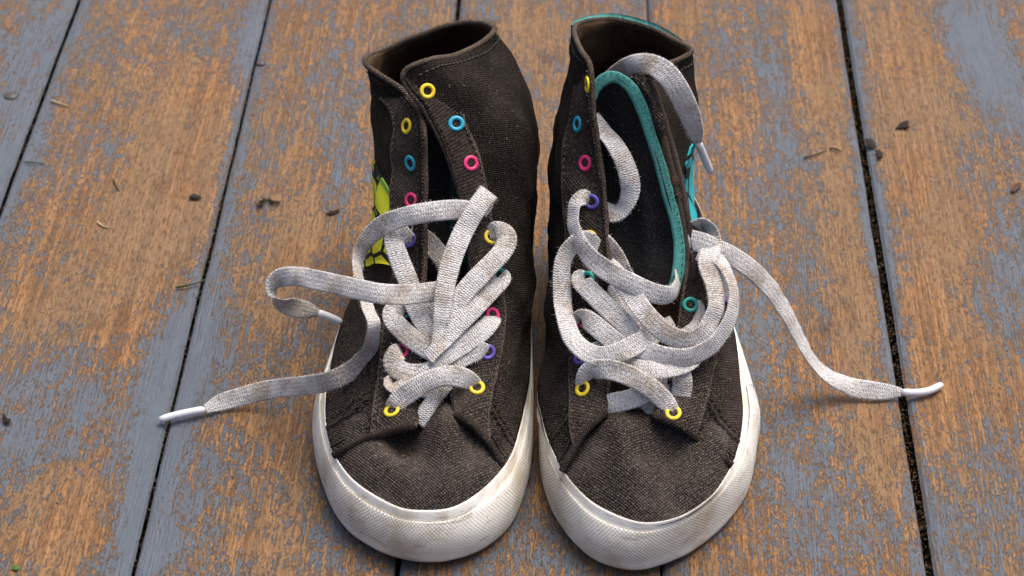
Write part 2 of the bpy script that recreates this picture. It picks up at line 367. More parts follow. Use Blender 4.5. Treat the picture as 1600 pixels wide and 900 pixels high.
def plank(x0, x1, y0, y1, near):
    nx, ny = (36, 300) if near else (6, 24)
    w_ = x1-x0; th = .024; r = .0022
    xs = np.concatenate([[0, .0006], np.linspace(r, w_-r, nx), [w_-.0006, w_]])
    zs = np.concatenate([[-.0026, -.0008], np.zeros(nx), [-.0008, -.0026]])
    ys = np.linspace(y0, y1, ny)
    sd_ = x0*37.1
    vs, X, Y = [], [], []
    for i, x in enumerate(xs):
        for y in ys:
            e = mnoise.noise((sd_, y*18, i < 3))*.0005 + mnoise.noise((sd_+5, y*120, i < 3))*.00022 if (i < 3 or i > nx) else 0
            cup = -.0006*((2*x/w_-1)**2)
            vs.append((x+e, y, zs[i]+cup)); X.append(x+x0); Y.append(y)
    n = len(xs); fs = [q[::-1] for q in grid_faces(n, ny)]
    b = len(vs)
    for y in ys: vs += [(0, y, -th), (w_, y, -th)]; X += [x0, x1]; Y += [y, y]
    for j in range(ny-1):
        fs.append((j, b+2*j, b+2*j+2, j+1)); k = (n-1)*ny+j; fs.append((k, k+1, b+2*j+3, b+2*j+1))
    for j in (0, ny-1):
        q = [i*ny+j for i in range(n)] + [b+2*j+1, b+2*j]; fs.append(q if j == 0 else q[::-1])
    o = mesh_obj('plank', vs, fs, WOOD, floor, smooth=True)
    o.location = (x0, 0, 0)
    X = np.array(X); Y = np.array(Y)
    d = np.minimum(X-x0, x1-X)
    A = ev(BLF, X, Y)*.95 - .005 + .22*np.exp(-(d/.006)**2) + .5*np.exp(-(d/.0016)**2)*0
    for nm, arr in (('paint', A), ('stain', ev(STF, X, Y))):
        at = o.data.attributes.new(nm, 'FLOAT', 'POINT'); at.data.foreach_set('value', arr.astype(np.float32))
    return o
planks = []
for a, b in zip(SEAMS, SEAMS[1:]):
    ga, gb = GAP.get(a, .0025), GAP.get(b, .0025)
    planks.append(plank(a+ga/2, b-gb/2, -.45, 1.0, -.45 < a < .35))
gm = mesh_obj('ground', [(-1.2, -.8, -.05), (1.2, -.8, -.05), (1.2, 1.4, -.05), (-1.2, 1.4, -.05)], [(0, 1, 2, 3)], SOIL); tag(gm, kind='structure', label='dark soil under the floor planks')
def nail_head(px, py, r, pl):
    c = PZ(px, py, .0012); vs = []; fs = []
    prof_ = [(0, .0009), (.55, .0008), (.85, .0004), (1.0, -.0002), (1.0, -.002)]
    for rr, z in prof_:
        for k in range(16): a = k*math.pi/8; vs.append((c.x-pl.location.x+rr*r*math.cos(a)*(1+.05*math.sin(3*a)), c.y+rr*r*math.sin(a), z+.0004*math.cos(a+1)))
    for i in range(4):
        for k in range(16): fs.append((i*16+k, (i+1)*16+k, (i+1)*16+(k+1) % 16, i*16+(k+1) % 16))
    return mesh_obj('nail_head', vs, fs, STEEL, pl)
def plank_at(x): return [p for p, a, b in zip(planks, SEAMS, SEAMS[1:]) if a < x < b][0]
for px, py, r in ((17, 146, .0048), (407, 96, .0030)): nail_head(px, py, r, plank_at(PZ(px, py, 0).x))

# dirt lodged in the gaps
def crumbs(name, pts, mat, label, cat_kind='stuff'):
    vs, fs = [], []
    for p, s in pts:
        b = len(vs); q = [V((random.uniform(-1, 1), random.uniform(-1, 1), random.uniform(-1, 1))).normalized()*s*random.uniform(.5, 1.2) for _ in range(4)]
        vs += [V(p)+v for v in q]; fs += [(b, b+1, b+2), (b, b+2, b+3), (b, b+3, b+1), (b+1, b+3, b+2)]
    o = mesh_obj(name, vs, fs, mat, None, smooth=False); tag(o, label=label, kind=cat_kind); return o
pts = []
for sx, g, n, zz in ((.1786, .0042, 3200, -.0035), (-.1814, .0018, 1300, -.003), (-.3025, .0024, 1200, -.003), (-.062, .0024, 900, -.003)):
    for _ in range(n):
        pts.append(((sx+random.uniform(-.5, .5)*g, random.uniform(-.06, .62), zz+random.uniform(-.003, .0015)), random.uniform(.0003, .0011)))
CRUMB = mat_plain('dry_dirt', (.10, .065, .035), .95, .9, 900, .0005, .1, (.02, .016, .012), .9)
crumbs('gap_dirt', pts, CRUMB, 'dry crumbs of dirt lodged in the gaps between planks')

# ------------------------------------------------------------------ sneakers
def auto(Fp, Ep):                               # side of the foot: convex arc from foxing to lace edge
    out = []
    for s in (.36, .70):
        q = Fp.lerp(Ep, s); q.z = Fp.z + (Ep.z-Fp.z)*(math.sin(s*math.pi/2)**.85); out.append(q)
    return [Fp, out[0], out[1], Ep]
def W(*a): return V(a)
def IN(px, py, d): return PY(px, py, PR(px, py).y+d)   # lace edge turned in, deeper than the instep line
L_COLS = [
 auto(F(522,712), PR(648,668)), auto(F(510,668), PR(654,628)), auto(F(513,592), PR(657,560)), auto(F(531,510), PR(659,490)),
 [W(-.093,.172,.029), W(-.0895,.150,.056), W(-.0785,.128,.078), PR(661,420)],
 [W(-.088,.195,.029), W(-.0855,.172,.062), W(-.0785,.143,.092), PR(662,340)],
 [W(-.084,.215,.029), W(-.0840,.195,.067), W(-.0800,.160,.107), PR(663,260)],
 [W(-.081,.232,.029), W(-.0850,.215,.072), W(-.0830,.178,.118), PR(660,195)],
 [W(-.078,.245,.029), W(-.0855,.225,.075), W(-.0862,.190,.122), PY(628,142,.168)],
 [W(-.073,.257,.029), W(-.0850,.238,.075), W(-.0880,.205,.118), PY(567,97,.190)],
 [W(-.066,.267,.029), W(-.0770,.256,.075), W(-.0780,.235,.112), PY(615,68,.215)],
 [W(-.055,.272,.029), W(-.0580,.270,.075), W(-.0560,.256,.110), PY(700,38,.234)],
 [W(-.040,.268,.029), W(-.0360,.264,.075), W(-.0320,.250,.112), PY(750,34,.236)],
 [W(-.026,.258,.029), W(-.0160,.250,.075), W(-.0190,.234,.116), PY(775,44,.224)],
 [W(-.017,.240,.029), W(-.0045,.232,.068), W(-.0115,.212,.116), PY(760,62,.205)],
 [W(-.013,.215,.029), W(-.0065,.205,.068), W(-.0105,.187,.121), PY(715,84,.185)],
 [W(-.011,.195,.029), W(-.0060,.185,.069), W(-.0110,.168,.124), PY(668,94,.165)],
 [W(-.009,.175,.029), W(-.0060,.165,.067), W(-.0120,.153,.116), PY(630,118,.158)],
 [W(-.008,.160,.029), W(-.0060,.150,.064), W(-.0130,.143,.104), PR(664,170)],
 [W(-.0065,.140,.029), W(-.0060,.132,.060), W(-.0140,.128,.090), PR(698,240)],
 [W(-.0055,.120,.029), W(-.0070,.115,.055), W(-.0170,.112,.078), PR(722,320)],
 auto(F(828,585), PR(734,400)), auto(F(823,620), PR(733,470)), auto(F(815,655), PR(722,540)), auto(F(803,695), PR(708,602)), auto(F(785,725), PR(712,648))]
R_COLS = [
 auto(F(879,737), PR(945,645)), auto(F(860,692), PR(949,602)), auto(F(847,650), PR(951,540)), auto(F(840,600), PR(951,480)),
 [W(.0030,.120,.029), W(.0030,.115,.055), W(.0130,.113,.078), PR(950,415)],
 [W(.0040,.140,.029), W(.0020,.132,.062), W(.0100,.128,.090), PR(946,345)],
 [W(.0055,.160,.029), W(.0015,.152,.068), W(.0080,.145,.105), PR(941,285)],
 [W(.0070,.178,.029), W(.0020,.170,.070), W(.0065,.160,.115), PR(932,225)],
 [W(.0090,.195,.029), W(.0020,.190,.070), W(.0060,.175,.122), PR(923,160)],
 [W(.0105,.212,.029), W(.0030,.205,.070), W(.0062,.188,.122), PY(919,102,.163)],
 [W(.0120,.225,.029), W(.0030,.220,.070), W(.0070,.200,.120), PY(905,79,.178)],
 [W(.0150,.240,.029), W(.0040,.235,.075), W(.0090,.218,.115), PY(896,48,.205)],
 [W(.0240,.258,.029), W(.0160,.252,.075), W(.0160,.238,.112), PY(908,35,.225)],
 [W(.0380,.269,.029), W(.0340,.266,.075), W(.0320,.252,.108), PY(955,28,.240)],
 [W(.0520,.270,.029), W(.0520,.268,.075), W(.0500,.252,.108), PY(1015,42,.237)],
 [W(.0640,.262,.029), W(.0680,.255,.075), W(.0655,.238,.112), PY(1055,61,.225)],
 [W(.0720,.248,.029), W(.0715,.238,.075), W(.0715,.215,.117), PY(1083,79,.205)],
 [W(.0770,.232,.029), W(.0715,.220,.072), W(.0712,.195,.120), PY(1062,94,.190)],
 [W(.0800,.215,.029), W(.0712,.205,.070), W(.0702,.182,.120), PY(1024,108,.177)],
 [W(.0830,.200,.029), W(.0715,.190,.067), W(.0700,.172,.116), PY(1007,125,.160), PY(987,131,.172)],
 [W(.0860,.183,.029), W(.0728,.175,.064), W(.0702,.160,.102), PR(1028,178), IN(1009,184,.011)],
 [W(.0890,.167,.029), W(.0755,.158,.060), W(.0715,.147,.088), PR(1049,250), IN(1034,254,.011)],
 [W(.0915,.150,.029), W(.0805,.140,.055), W(.0750,.132,.076), PR(1065,325), IN(1053,326,.009)],
 auto(W(.0945,.130,.029), PR(1074,400)), auto(F(1157,595), PR(1068,470)), auto(F(1161,645), PR(1055,540)), auto(F(1155,690), PR(1038,605)), auto(F(1143,727), PR(1022,652))]
L_OUT = [(-.050,-.012),(-.067,-.007),(-.083,.006),(-.093,.022),(-.101,.043),(-.107,.065),(-.1092,.087),(-.106,.118),(-.1015,.153),(-.094,.19),(-.088,.22),(-.082,.25),(-.070,.273),(-.055,.280),(-.038,.275),(-.022,.26),(-.012,.235),(-.008,.20),(-.006,.16),(-.004,.12),(-.003,.09),(-.003,.07),(-.005,.045),(-.011,.019),(-.022,.001),(-.036,-.009)]
L_TOP = [(-.050,.004),(-.063,.0065),(-.081,.020),(-.092,.036),(-.0985,.055),(-.1015,.075),(-.1017,.095),(-.099,.125),(-.095,.155),(-.0885,.192),(-.083,.22),(-.077,.247),(-.068,.266),(-.055,.272),(-.041,.268),(-.027,.257),(-.0165,.235),(-.0125,.205),(-.010,.17),(-.0075,.13),(-.006,.10),(-.0068,.08),(-.0085,.062),(-.013,.039),(-.023,.02),(-.036,.007)]
R_OUT = [(.047,-.013),(.066,-.003),(.080,.012),(.091,.029),(.099,.048),(.1035,.073),(.1058,.095),(.1015,.126),(.096,.153),(.091,.185),(.087,.22),(.081,.25),(.069,.272),(.053,.279),(.036,.275),(.021,.262),(.011,.238),(.006,.20),(.003,.16),(.001,.12),(-.0003,.095),(-.0003,.073),(.0015,.051),(.007,.028),(.017,.006),(.030,-.009)]
fx = lambda x, y: tuple(F(x, y).xy)
R_TOP = [fx(1000,815),fx(1060,807),fx(1108,777),fx(1133,745),fx(1150,710),fx(1160,665),fx(1160,618),fx(1152,567),(.0925,.142),(.088,.175),(.084,.21),(.079,.24),(.067,.264),(.053,.271),(.038,.268),(.025,.257),(.016,.237),(.0115,.205),(.008,.17),(.005,.13),fx(840,605),fx(846,648),fx(856,685),fx(873,722),fx(897,757),fx(935,790)]

def catline(P, t): return cr_at(np.array(P, float), np.atleast_1d(t), True)
def build_shoe(name, label, cols, OUT, TOP, bump_rng, dents, xc, seed):
    base = V((xc, .13, 0))
    root = bpy.data.objects.new(name, None); col.objects.link(root); root.location = base
    tag(root, label, 'sneaker', 'pair of old high-top sneakers')
    S = {'root': root}
    # ---- sole
    n = 208; t = np.linspace(0, 26, n, endpoint=False)
    O, T = catline(OUT, t), catline(TOP, t)
    tip = np.exp(-((np.minimum(t, 26-t))/3.0)**2); O[:, 1] += .0068*np.exp(-((np.minimum(t, 26-t))/3.6)**2)
    def ring(z, a, toe=.0035):
        xy = O*(1-a)+T*a; return np.concatenate([xy, (z + toe*tip*max(0, 1-z/.02))[:, None]], 1)
    rings = [ring(z, a) for z, a in ((.0008, .32), (.003, .12), (.008, .07), (.014, .10), (.019, .22), (.0215, .42), (.0218, .58), (.0222, .66), (.0246, .73), (.0262, .80), (.0280, .92), (.0289, .985), (.0286, 1.03), (.026, 1.05), (.018, 1.08))]
    G = np.stack(rings, 1)
    def closed_uv(G):
        u = np.concatenate([[0], np.cumsum(np.linalg.norm(np.diff(G[:, 2], axis=0), axis=1))]); 
        v = np.concatenate([np.zeros((len(G), 1)), np.cumsum(np.linalg.norm(np.diff(G, axis=1), axis=2), axis=1)], 1)
        return np.stack([np.repeat(u[:, None], G.shape[1], 1), v], 2)
    cw = O[10, 0] > O[0, 0]                      # right shoe runs the other way round
    fs = grid_faces(n, G.shape[1], flip=not cw, wrap=True); m = G.shape[1]
    fs.append([i*m for i in range(n)] if not cw else [i*m for i in range(n)][::-1])
    fs.append([i*m+m-1 for i in range(n)])
    sole = mesh_obj('sole', G.reshape(-1, 3), fs, [RUBBER, LINING], root, closed_uv(G).reshape(-1, 2), fmat=[0]*(len(fs)-1)+[1])
    # ---- toe bumper: textured rubber wrapped round the front, proud of the sole
    t2 = np.linspace(-bump_rng[1], bump_rng[0], 120)
    O2, T2 = catline(OUT, t2 % 26), catline(TOP, t2 % 26); tip2 = np.exp(-(t2/3.0)**2); O2[:, 1] += .0068*np.exp(-(t2/3.6)**2)
    end = np.minimum(1, np.minimum(t2-t2[0], t2[-1]-t2)/1.2+.25)
    pr = ((.0006, .26), (.0010, .10), (.0035, .015), (.0085, -.02), (.0135, .01), (.0180, .12), (.0212, .29), (.0232, .44), (.0248, .56), (.0250, .60), (.0236, .625), (.021, .60))
    rr = []
    for z, a in pr:
        sh = a + (1-end)*.06
        xy = O2*(1-sh)[:, None]+T2*sh[:, None]
        wv = np.array([mnoise.noise((k*.23, z*200, seed))*.0003 for k in range(len(t2))])
        rr.append(np.concatenate([xy, (z*(1-.0*end) + wv + .0035*tip2*max(0, 1-z/.02))[:, None]], 1))
    B = np.stack(rr, 1); nb = B.shape[1]
    fs = grid_faces(len(t2), nb, flip=not cw); fs += [list(range(nb)), [(len(t2)-1)*nb+k for k in range(nb)][::-1]]
    mesh_obj('toe_bumper', B.reshape(-1, 3), fs, KNURL, sole, closed_uv(B).reshape(-1, 2))
    # ---- toe vamp: canvas dome over the toes
    tv = np.linspace(-6.6, 6.6, 97); edge = catline(TOP, tv % 26)
    bk = np.linspace(edge[-1], edge[0], 40)[1:-1]; loop = np.concatenate([edge, bk])
    cen = np.array([xc, .056]); nr = 34; vs = []; uv = []
    for e in loop:
        for k in range(nr):
            r = (k/(nr-1)); q = cen+(e-cen)*r*1.012
            top = pz(max(cen[1], .0))-.0015
            z = .0270+(top-.0270)*(1-r**2.3)
            for dx, dy, sx_, sy_, am in dents:
                z += am*math.exp(-((q[0]-dx)/sx_)**2-((q[1]-dy)/sy_)**2)*(1-r**6)
            z += (mnoise.noise((q[0]*60, q[1]*60, seed))*.0016+mnoise.noise((q[0]*150, q[1]*110, seed+4))*.0008)*(1-r**6)
            vs.append((q[0], q[1], z)); uv.append((q[0]*1.0, q[1]*1.1+z*.4))
    fsv = grid_faces(len(loop), nr, flip=cw, wrap=True)
    vamp = mesh_obj('toe_vamp', vs, fsv, CANVAS_TOE, root, uv)
    # ---- upper: quarters and ankle as one wrapped cloth
    C = np.array([cr(np.array([tuple(p) for p in c]), 13) for c in cols]); NC = len(C); nu, nv = 12*(NC-1)+1, 41
    A = cr(C, nu); A = np.swapaxes(cr(np.swapaxes(A, 0, 1), nv), 0, 1)
    nrm = grid_normals(A)
    for i in range(nu):
        for j in range(nv):
            p = A[i, j]; f = min(1, j/5)*min(1, (nv-1-j)/3+.35)
            A[i, j] += nrm[i, j]*f*(mnoise.noise((p[0]*38, p[1]*38, p[2]*38+seed))*.0022+mnoise.noise((p[0]*95, p[1]*95, p[2]*60+seed))*.0012 + mnoise.noise((p[0]*25+seed, p[1]*25, p[2]*110))*.0012)
    uvA = grid_uv(A)
    S['A'] = A
    up = mesh_obj('canvas_upper', A.reshape(-1, 3), grid_faces(nu, nv), [CANVAS, LINING], root, uvA.reshape(-1, 2))
    md = up.modifiers.new('cloth', 'SOLIDIFY'); md.thickness = .0020; md.offset = -1; md.material_offset = 1; md.material_offset_rim = 0
    S['upper'] = up
    # arc length from the lace edge down, to cut the eyestays
    seg = np.linalg.norm(np.diff(A, axis=1), axis=2); back = np.concatenate([np.cumsum(seg[:, ::-1], axis=1)[:, ::-1], np.zeros((nu, 1))], 1)
    def row_at(i, d):
        j = np.interp(-d, -back[i], np.arange(nv)); j0 = min(int(j), nv-2); f = j-j0
        return A[i, j0]*(1-f)+A[i, j0+1]*f
    S['row'] = row_at; S['nu'] = nu; S['cell'] = 12
    up.data.update()
    return S
def subgrid(S, i0, i1, d0, d1, nd=9, wfun=None):
    G = []
    for i in range(i0, i1+1):
        s = 1 if wfun is None else wfun((i-i0)/(i1-i0))
        G.append([S['row'](i, d0+(d1-d0)*s*(1-k/(nd-1))) for k in range(nd)])
    return np.array(G)
def stitches(name, path, parent, mat=None, L=.0021, gap=.0011, r=.00036, lift=.0004, nrm=None):
    p = np.asarray(path, float); d = np.concatenate([[0], np.cumsum(np.linalg.norm(np.diff(p, axis=0), axis=1))])
    vs, fs = [], []; s = 0
    while s+L < d[-1]:
        q = [np.array([np.interp(x, d, p[:, k]) for k in range(3)]) for x in (s, s+L/2, s+L)]
        if nrm is not None:
            nn = [np.array([np.interp(x, d, nrm[:, k]) for k in range(3)]) for x in (s, s+L/2, s+L)]
            q = [a+b*l for a, b, l in zip(q, nn, (0, lift, 0))]
        v, f = tube(q, [r*.6, r, r*.6], 5); b = len(vs); vs += v; fs += [tuple(k+b for k in x) for x in f]; s += L+gap*random.uniform(.8, 1.2)
    o = mesh_obj(name, vs, fs, mat or THREAD, parent); tag(o, kind='stuff'); return o
def grid_bvh(G, flip=False):
    return BVHTree.FromPolygons([V(v) for v in G.reshape(-1, 3)], grid_faces(G.shape[0], G.shape[1], flip))
def eyelet(bv, px, py, colour, parent, r=.0029, tr=.00098, lift=.0001, nback=None):
    rr = ray(px, py).normalized(); h = bv.ray_cast(CAM, rr)
    if h[0] is None:
        h = bv.find_nearest(CAM+rr*1.0 if nback is None else nback)
    c, nn = h[0], h[1]
    if nn.dot(CAM-c) < 0: nn = -nn
    q = nn.to_track_quat('Z', 'Y').to_matrix(); vs, fs, fm = [], [], []
    A_, B_ = 22, 8
    sq = random.uniform(.96, 1.04)
    for i in range(A_):
        a = 2*math.pi*i/A_
        for j in range(B_):
            b = 2*math.pi*j/B_
            vs.append(c+q@V(((r+tr*math.cos(b))*math.cos(a)*sq, (r+tr*math.cos(b))*math.sin(a)/sq, lift+tr*.62*math.sin(b))))
    for i in range(A_):
        for j in range(B_): fs.append((i*B_+j, ((i+1) % A_)*B_+j, ((i+1) % A_)*B_+(j+1) % B_, i*B_+(j+1) % B_)); fm.append(0)
    b0 = len(vs)
    for i in range(A_): a = 2*math.pi*i/A_; vs.append(c+q@V((r*math.cos(a), r*math.sin(a), lift-.0002)))
    fs.append(list(range(b0, b0+A_))); fm.append(1)
    return mesh_obj('eyelet', vs, fs, [EYM[colour], BLACK], parent, fmat=fm)

SL = build_shoe('sneaker', 'left dark canvas high-top sneaker with yellow-green ankle print', L_COLS, L_OUT, L_TOP, (6.6, 6.0),
                [(-.060,.042,.0085,.016,-.0135),(-.042,.034,.0055,.022,.0050),(-.086,.044,.010,.02,.0025),(-.053,.062,.018,.010,-.004),(-.030,.042,.006,.016,-.0015)], -.053, 3)
SR = build_shoe('sneaker', 'right dark canvas high-top sneaker with teal-edged tongue pulled aside', R_COLS, R_OUT, R_TOP, (6.4, 6.0),
                [(.058,.036,.010,.012,-.0130),(.038,.036,.007,.020,.0048),(.083,.044,.010,.02,.0022),(.052,.062,.020,.010,-.005),(.024,.040,.006,.016,-.0012)], .050, 11)

def finish(S, right):
    root, A, cell, nu = S['root'], S['A'], S['cell'], S['nu']
    nrmA = grid_normals(A); nv = A.shape[1]
    # eyestays: top-of-lacing columns for either side
    if not right: le, rs = 8, 17
    else: le, rs = 9, 19
    taper = lambda s: 1
    gl = subgrid(S, 0, le*cell-2, .0, .0205 if not right else .0215, 10)
    gr = subgrid(S, rs*cell, nu-1, .0, .0340 if not right else .0205, 10, None if right else (lambda s: 1.0-.42*min(1, s*1.25)))
    E = []
    for G in (gl, gr):
        o = slab('eyestay', G, .0017, CANVAS_EYE, root); E.append(o)
        n = grid_normals(G)
        for k, mt in ((0, THREAD_B), (8, THREAD)):
            kk = .06 if k == 0 else .86
            ln = G[:, 0]*(1-kk)+G[:, -1]*kk+n[:, 4]*.0019
            stitches('stitching', ln, o, mt, nrm=n[:, 4])
    for G, o in zip((gl, gr), E):               # raised fold along the outer border of the eyestay
        n = grid_normals(G); v, f = tube(G[:, 0]+n[:, 0]*.0009, .0010, 7)
        u = np.repeat(np.concatenate([[0], np.cumsum(np.linalg.norm(np.diff(G[:, 0], axis=0), axis=1))]), 7)
        mesh_obj('border_fold', v, f, EDGE, o, np.stack([u, np.tile(np.arange(7)*.0012, len(G))], 1))
    S['eyes'] = E; S['gl'], S['gr'] = gl, gr
    S['bl'], S['br'] = grid_bvh(gl+grid_normals(gl)*.0017), grid_bvh(gr+grid_normals(gr)*.0017)
    # worn rolled edge round the collar and down the lace edges
    path = A[:, -1]-nrmA[:, -1]*.0006
    v, f = tube(path, .00135, 8)
    u = np.repeat(np.concatenate([[0], np.cumsum(np.linalg.norm(np.diff(path, axis=0), axis=1))]), 8)
    mesh_obj('edge_binding', v, f, EDGE, root, np.stack([u, np.tile(np.arange(8)*.0015, len(path))], 1))
    # rolled front seams of the quarters
    for i in (0, nu-1):
        p = A[i, :]+nrmA[i]*.0002
        v, f = tube(p, np.linspace(.0019, .0023, nv), 8); u = np.repeat(np.linspace(0, .06, nv), 8)
        mesh_obj('front_seam', v, f, CANVAS, root, np.stack([u, np.tile(np.arange(8)*.0015, nv)], 1))
        s = 1 if i == 0 else -1
        for off in (5, 8):
            ln = A[i+s*off//1, :26]+nrmA[i+s*off, :26]*.0006 if False else A[i+s*(off-3), :30]+nrmA[i+s*(off-3), :30]*.0005
            stitches('stitching', ln, S['upper'], THREAD, nrm=nrmA[i+s*(off-3), :30])
        for off in (11, 14):                    # reinforcement arc behind the seam
            ln = np.array([A[i+s*int(off+ (4*(k/22)**2)), k]+nrmA[i, k]*.0006 for k in range(0, 23)])
            stitches('stitching', ln, S['upper'], THREAD)
        for off in (4, 12):                     # felled seam ridges
            p = np.array([A[i+s*int(off+(4*(k/22)**2 if off > 5 else 0)), k]+nrmA[i, k]*.0001 for k in range(0, 23 if off > 5 else 34)])
            p = cr(p[::2], 60); v, f = tube(p, .00085, 7)
            mesh_obj('seam_ridge', v, f, CANVAS_EYE, S['upper'], np.stack([np.repeat(np.linspace(0, .05, 60), 7), np.tile(np.arange(7)*.0008, 60)], 1))
    # line of thread under the collar
    ci = range(le*cell+4, rs*cell-2)
    ln = np.array([S['row'](i, .006)+nrmA[i, -3]*.0005 for i in ci]); stitches('stitching', ln, S['upper'], THREAD_B)
finish(SL, False); finish(SR, True)
rp = cr(np.array([tuple(PR(x, y, .0008)) for x, y in ((1008,124),(1018,142),(1030,178),(1041,214),(1051,250),(1060,288),(1067,325),(1074,362),(1079,400),(1079,440))]), 70)
for dx in (-.0013, .0014):                      # double roll where the right flap of the open shoe folds inwards
    v, f = tube(rp+np.array([dx, abs(dx)*.5, 0]), np.concatenate([np.linspace(.0007, .0015, 8), np.full(54, .0015), np.linspace(.0015, .0008, 8)]), 8)
    u = np.repeat(np.linspace(0, .17, 70), 8); mesh_obj('rolled_fold', v, f, EDGE, SR['eyes'][1], np.stack([u, np.tile(np.arange(8)*.0012, 70)], 1))

CO = ['yellow', 'blue', 'pink', 'purple', 'yellow', 'teal', 'pink', 'purple', 'yellow']
for S, side, pts in ((SL, 1, [(673,140),(713,193),(736,255),(757,310),(768,370),(780,430),(770,492),(762,550),(745,605)]),
                     (SL, 0, [(635,197),(641,255),(642,313),(640,374),(636,432),(632,488),(627,548),(618,596),(612,641)]),
                     (SR, 0, [(898,133),(902,194),(914,255),(924,315),(922,372),(917,436),(911,500),(907,558),(910,607)]),
                     (SR, 1, [None,(1041,233),None,None,None,(1079,476),(1078,535),(1068,590),(1052,645)])):
    for xy, c in zip(pts, CO):
        if xy is None: continue                 # folded out of sight in the open flap
        x, y = xy; eyelet(S['br' if side else 'bl'], x, y, c, S['eyes'][side], nback=PR(x, y))

# printed ankle panels on the outer sides, pull tab colour at the back of the right collar
def panel(S, i0, i1, j0, lim, mat, name, h=.0010):
    """Cloth panel sewn to the upper from row j0 up to a row that varies along it."""
    A = S['A']; xs, ys = zip(*lim); G = []
    for i in range(i0, i1+1):
        j1 = float(np.interp(i, xs, ys)); G.append(cr_at(A[i], np.linspace(j0, j1, 16)))
    return slab(name, np.array(G), h, mat, S['root'])
panel(SL, 45, 74, 11, [(45, 30), (52, 32.5), (59, 34.5), (67, 29), (74, 23)], PATCH_Y, 'ankle_print')
panel(SR, 205, 276, 6, [(205, 18), (230, 20), (241, 22.5), (250, 22.5), (265, 28), (276, 32)], PATCH_R, 'ankle_print')
panel(SR, 138, 182, 20, [(138, 40.0), (146, 40.6), (172, 40.5), (182, 39.6)], TEAL, 'heel_strip', .0020)

# ------------------------------------------------------------------ tongues
def tongue_left():
    nu, nv = 22, 40; G = np.zeros((nu, nv, 3))
    for i in range(nu):
        for j in range(nv):
            f_ = j/(nv-1); x = -.047+(-.5+i/(nu-1))*(.058-.038*f_); y = .060+.094*f_
            z = pz(y)-.0100-.010*f_**4-9*(x+.047)**2 + mnoise.noise((x*50, y*50, 2))*.002
            G[i, j] = (x, y+.006, z)
    o = mesh_obj('tongue', G.reshape(-1, 3), grid_faces(nu, nv, True), TONGUE, SL['root'], grid_uv(G).reshape(-1, 2))
    m = o.modifiers.new('cloth', 'SOLIDIFY'); m.thickness = .003; m.offset = -1
    sub = G[12:20, 22:37]
    n = -grid_normals(sub); vs = (sub+n*.0006).reshape(-1, 3)
    lab = mesh_obj('tongue_print', vs, grid_faces(8, 15, True), GREENP, o, grid_uv(sub).reshape(-1, 2))
    c = V(sub[5, 5]+n[5, 5]*.0011); q = V(n[5, 5]).to_track_quat('Z', 'Y').to_matrix()
    mesh_obj('printed_dot', [c+q@V((.0045*math.cos(a*.3927), .0055*math.sin(a*.3927), 0)) for a in range(16)], [list(range(16))], BLACK, o)
tongue_left()
TB = [(1052,455),(1060,420),(1061,380),(1054,340),(1043,300),(1031,255),(1018,215),(1004,172),(988,140),(970,124),(955,120),(940,127),(929,140),(924,152)]
def tongue_right():
    pts = [PR(x, y, .001 if k < 9 else -.005) for k, (x, y) in enumerate(TB)]
    e = cr(np.array([tuple(p) for p in pts]), 120)
    # face: from the bound edge across to the left, hollowed
    lf = [PR(x, y, -.012) for x, y in ((935,560),(935,520),(935,470),(937,420),(937,370),(936,330),(932,290),(928,255),(925,225),(923,200),(922,180),(922,165),(922,158),(923,153))]
    l = cr(np.array([tuple(p) for p in lf]), 120); nv = 24; G = np.zeros((120, nv, 3))
    vd = np.array(FW)
    for i in range(120):
        for j in range(nv):
            s = j/(nv-1); p = e[i]*(1-s)+l[i]*s
            fold = .0035*math.exp(-((s-.35)/.12)**2)*math.exp(-((i-35)/30)**2)
            G[i, j] = p+vd*(.008*math.sin(math.pi*s)*min(1, (120-i)/50+.25)-fold)+np.array([0, 0, mnoise.noise((p[0]*60, p[2]*60, 1))*.0015])
    o = mesh_obj('tongue', G.reshape(-1, 3), grid_faces(120, nv), TONGUE, SR['root'], grid_uv(G).reshape(-1, 2))
    m = o.modifiers.new('cloth', 'SOLIDIFY'); m.thickness = .0024; m.offset = 0
    # binding: flat folded tape over the edge
    T = np.gradient(e, axis=0); T /= np.linalg.norm(T, axis=1, keepdims=True)
    vs, uv = [], []; K = 10; d = np.concatenate([[0], np.cumsum(np.linalg.norm(np.diff(e, axis=0), axis=1))])
    for i in range(120):
        n_ = np.array(CAM)-e[i]; n_ -= T[i]*(n_@T[i]); n_ /= np.linalg.norm(n_); b = np.cross(T[i], n_)
        wv = .0028*(1+.05*math.sin(i*.21)+.02*math.sin(i*.9)); 
        for k in range(K):
            a = 2*math.pi*k/K; ca, sa = math.cos(a), math.sin(a)
            vs.append(e[i]+b*wv*np.sign(ca)*abs(ca)**.5+n_*.0011*np.sign(sa)*abs(sa)**.8); uv.append((d[i], a*.0015))
    fs = []
    for i in range(119):
        for k in range(K): fs.append((i*K+k, i*K+(k+1) % K, (i+1)*K+(k+1) % K, (i+1)*K+k))
    bo = mesh_obj('binding', vs, fs, TEAL, o, uv)
    nn = np.array([np.array(CAM)-q for q in e]); nn -= T*(nn*T).sum(1, keepdims=True); nn /= np.linalg.norm(nn, axis=1, keepdims=True)
    side = np.cross(T, nn)
    ln = e-side*.0017*(-1)+nn*.0015
    stitches('stitching', ln[2:108], o, mat_plain('teal_thread', (.02, .12, .11), .8), L=.0018, gap=.0016, r=.0003, nrm=nn[2:108])
tongue_right()

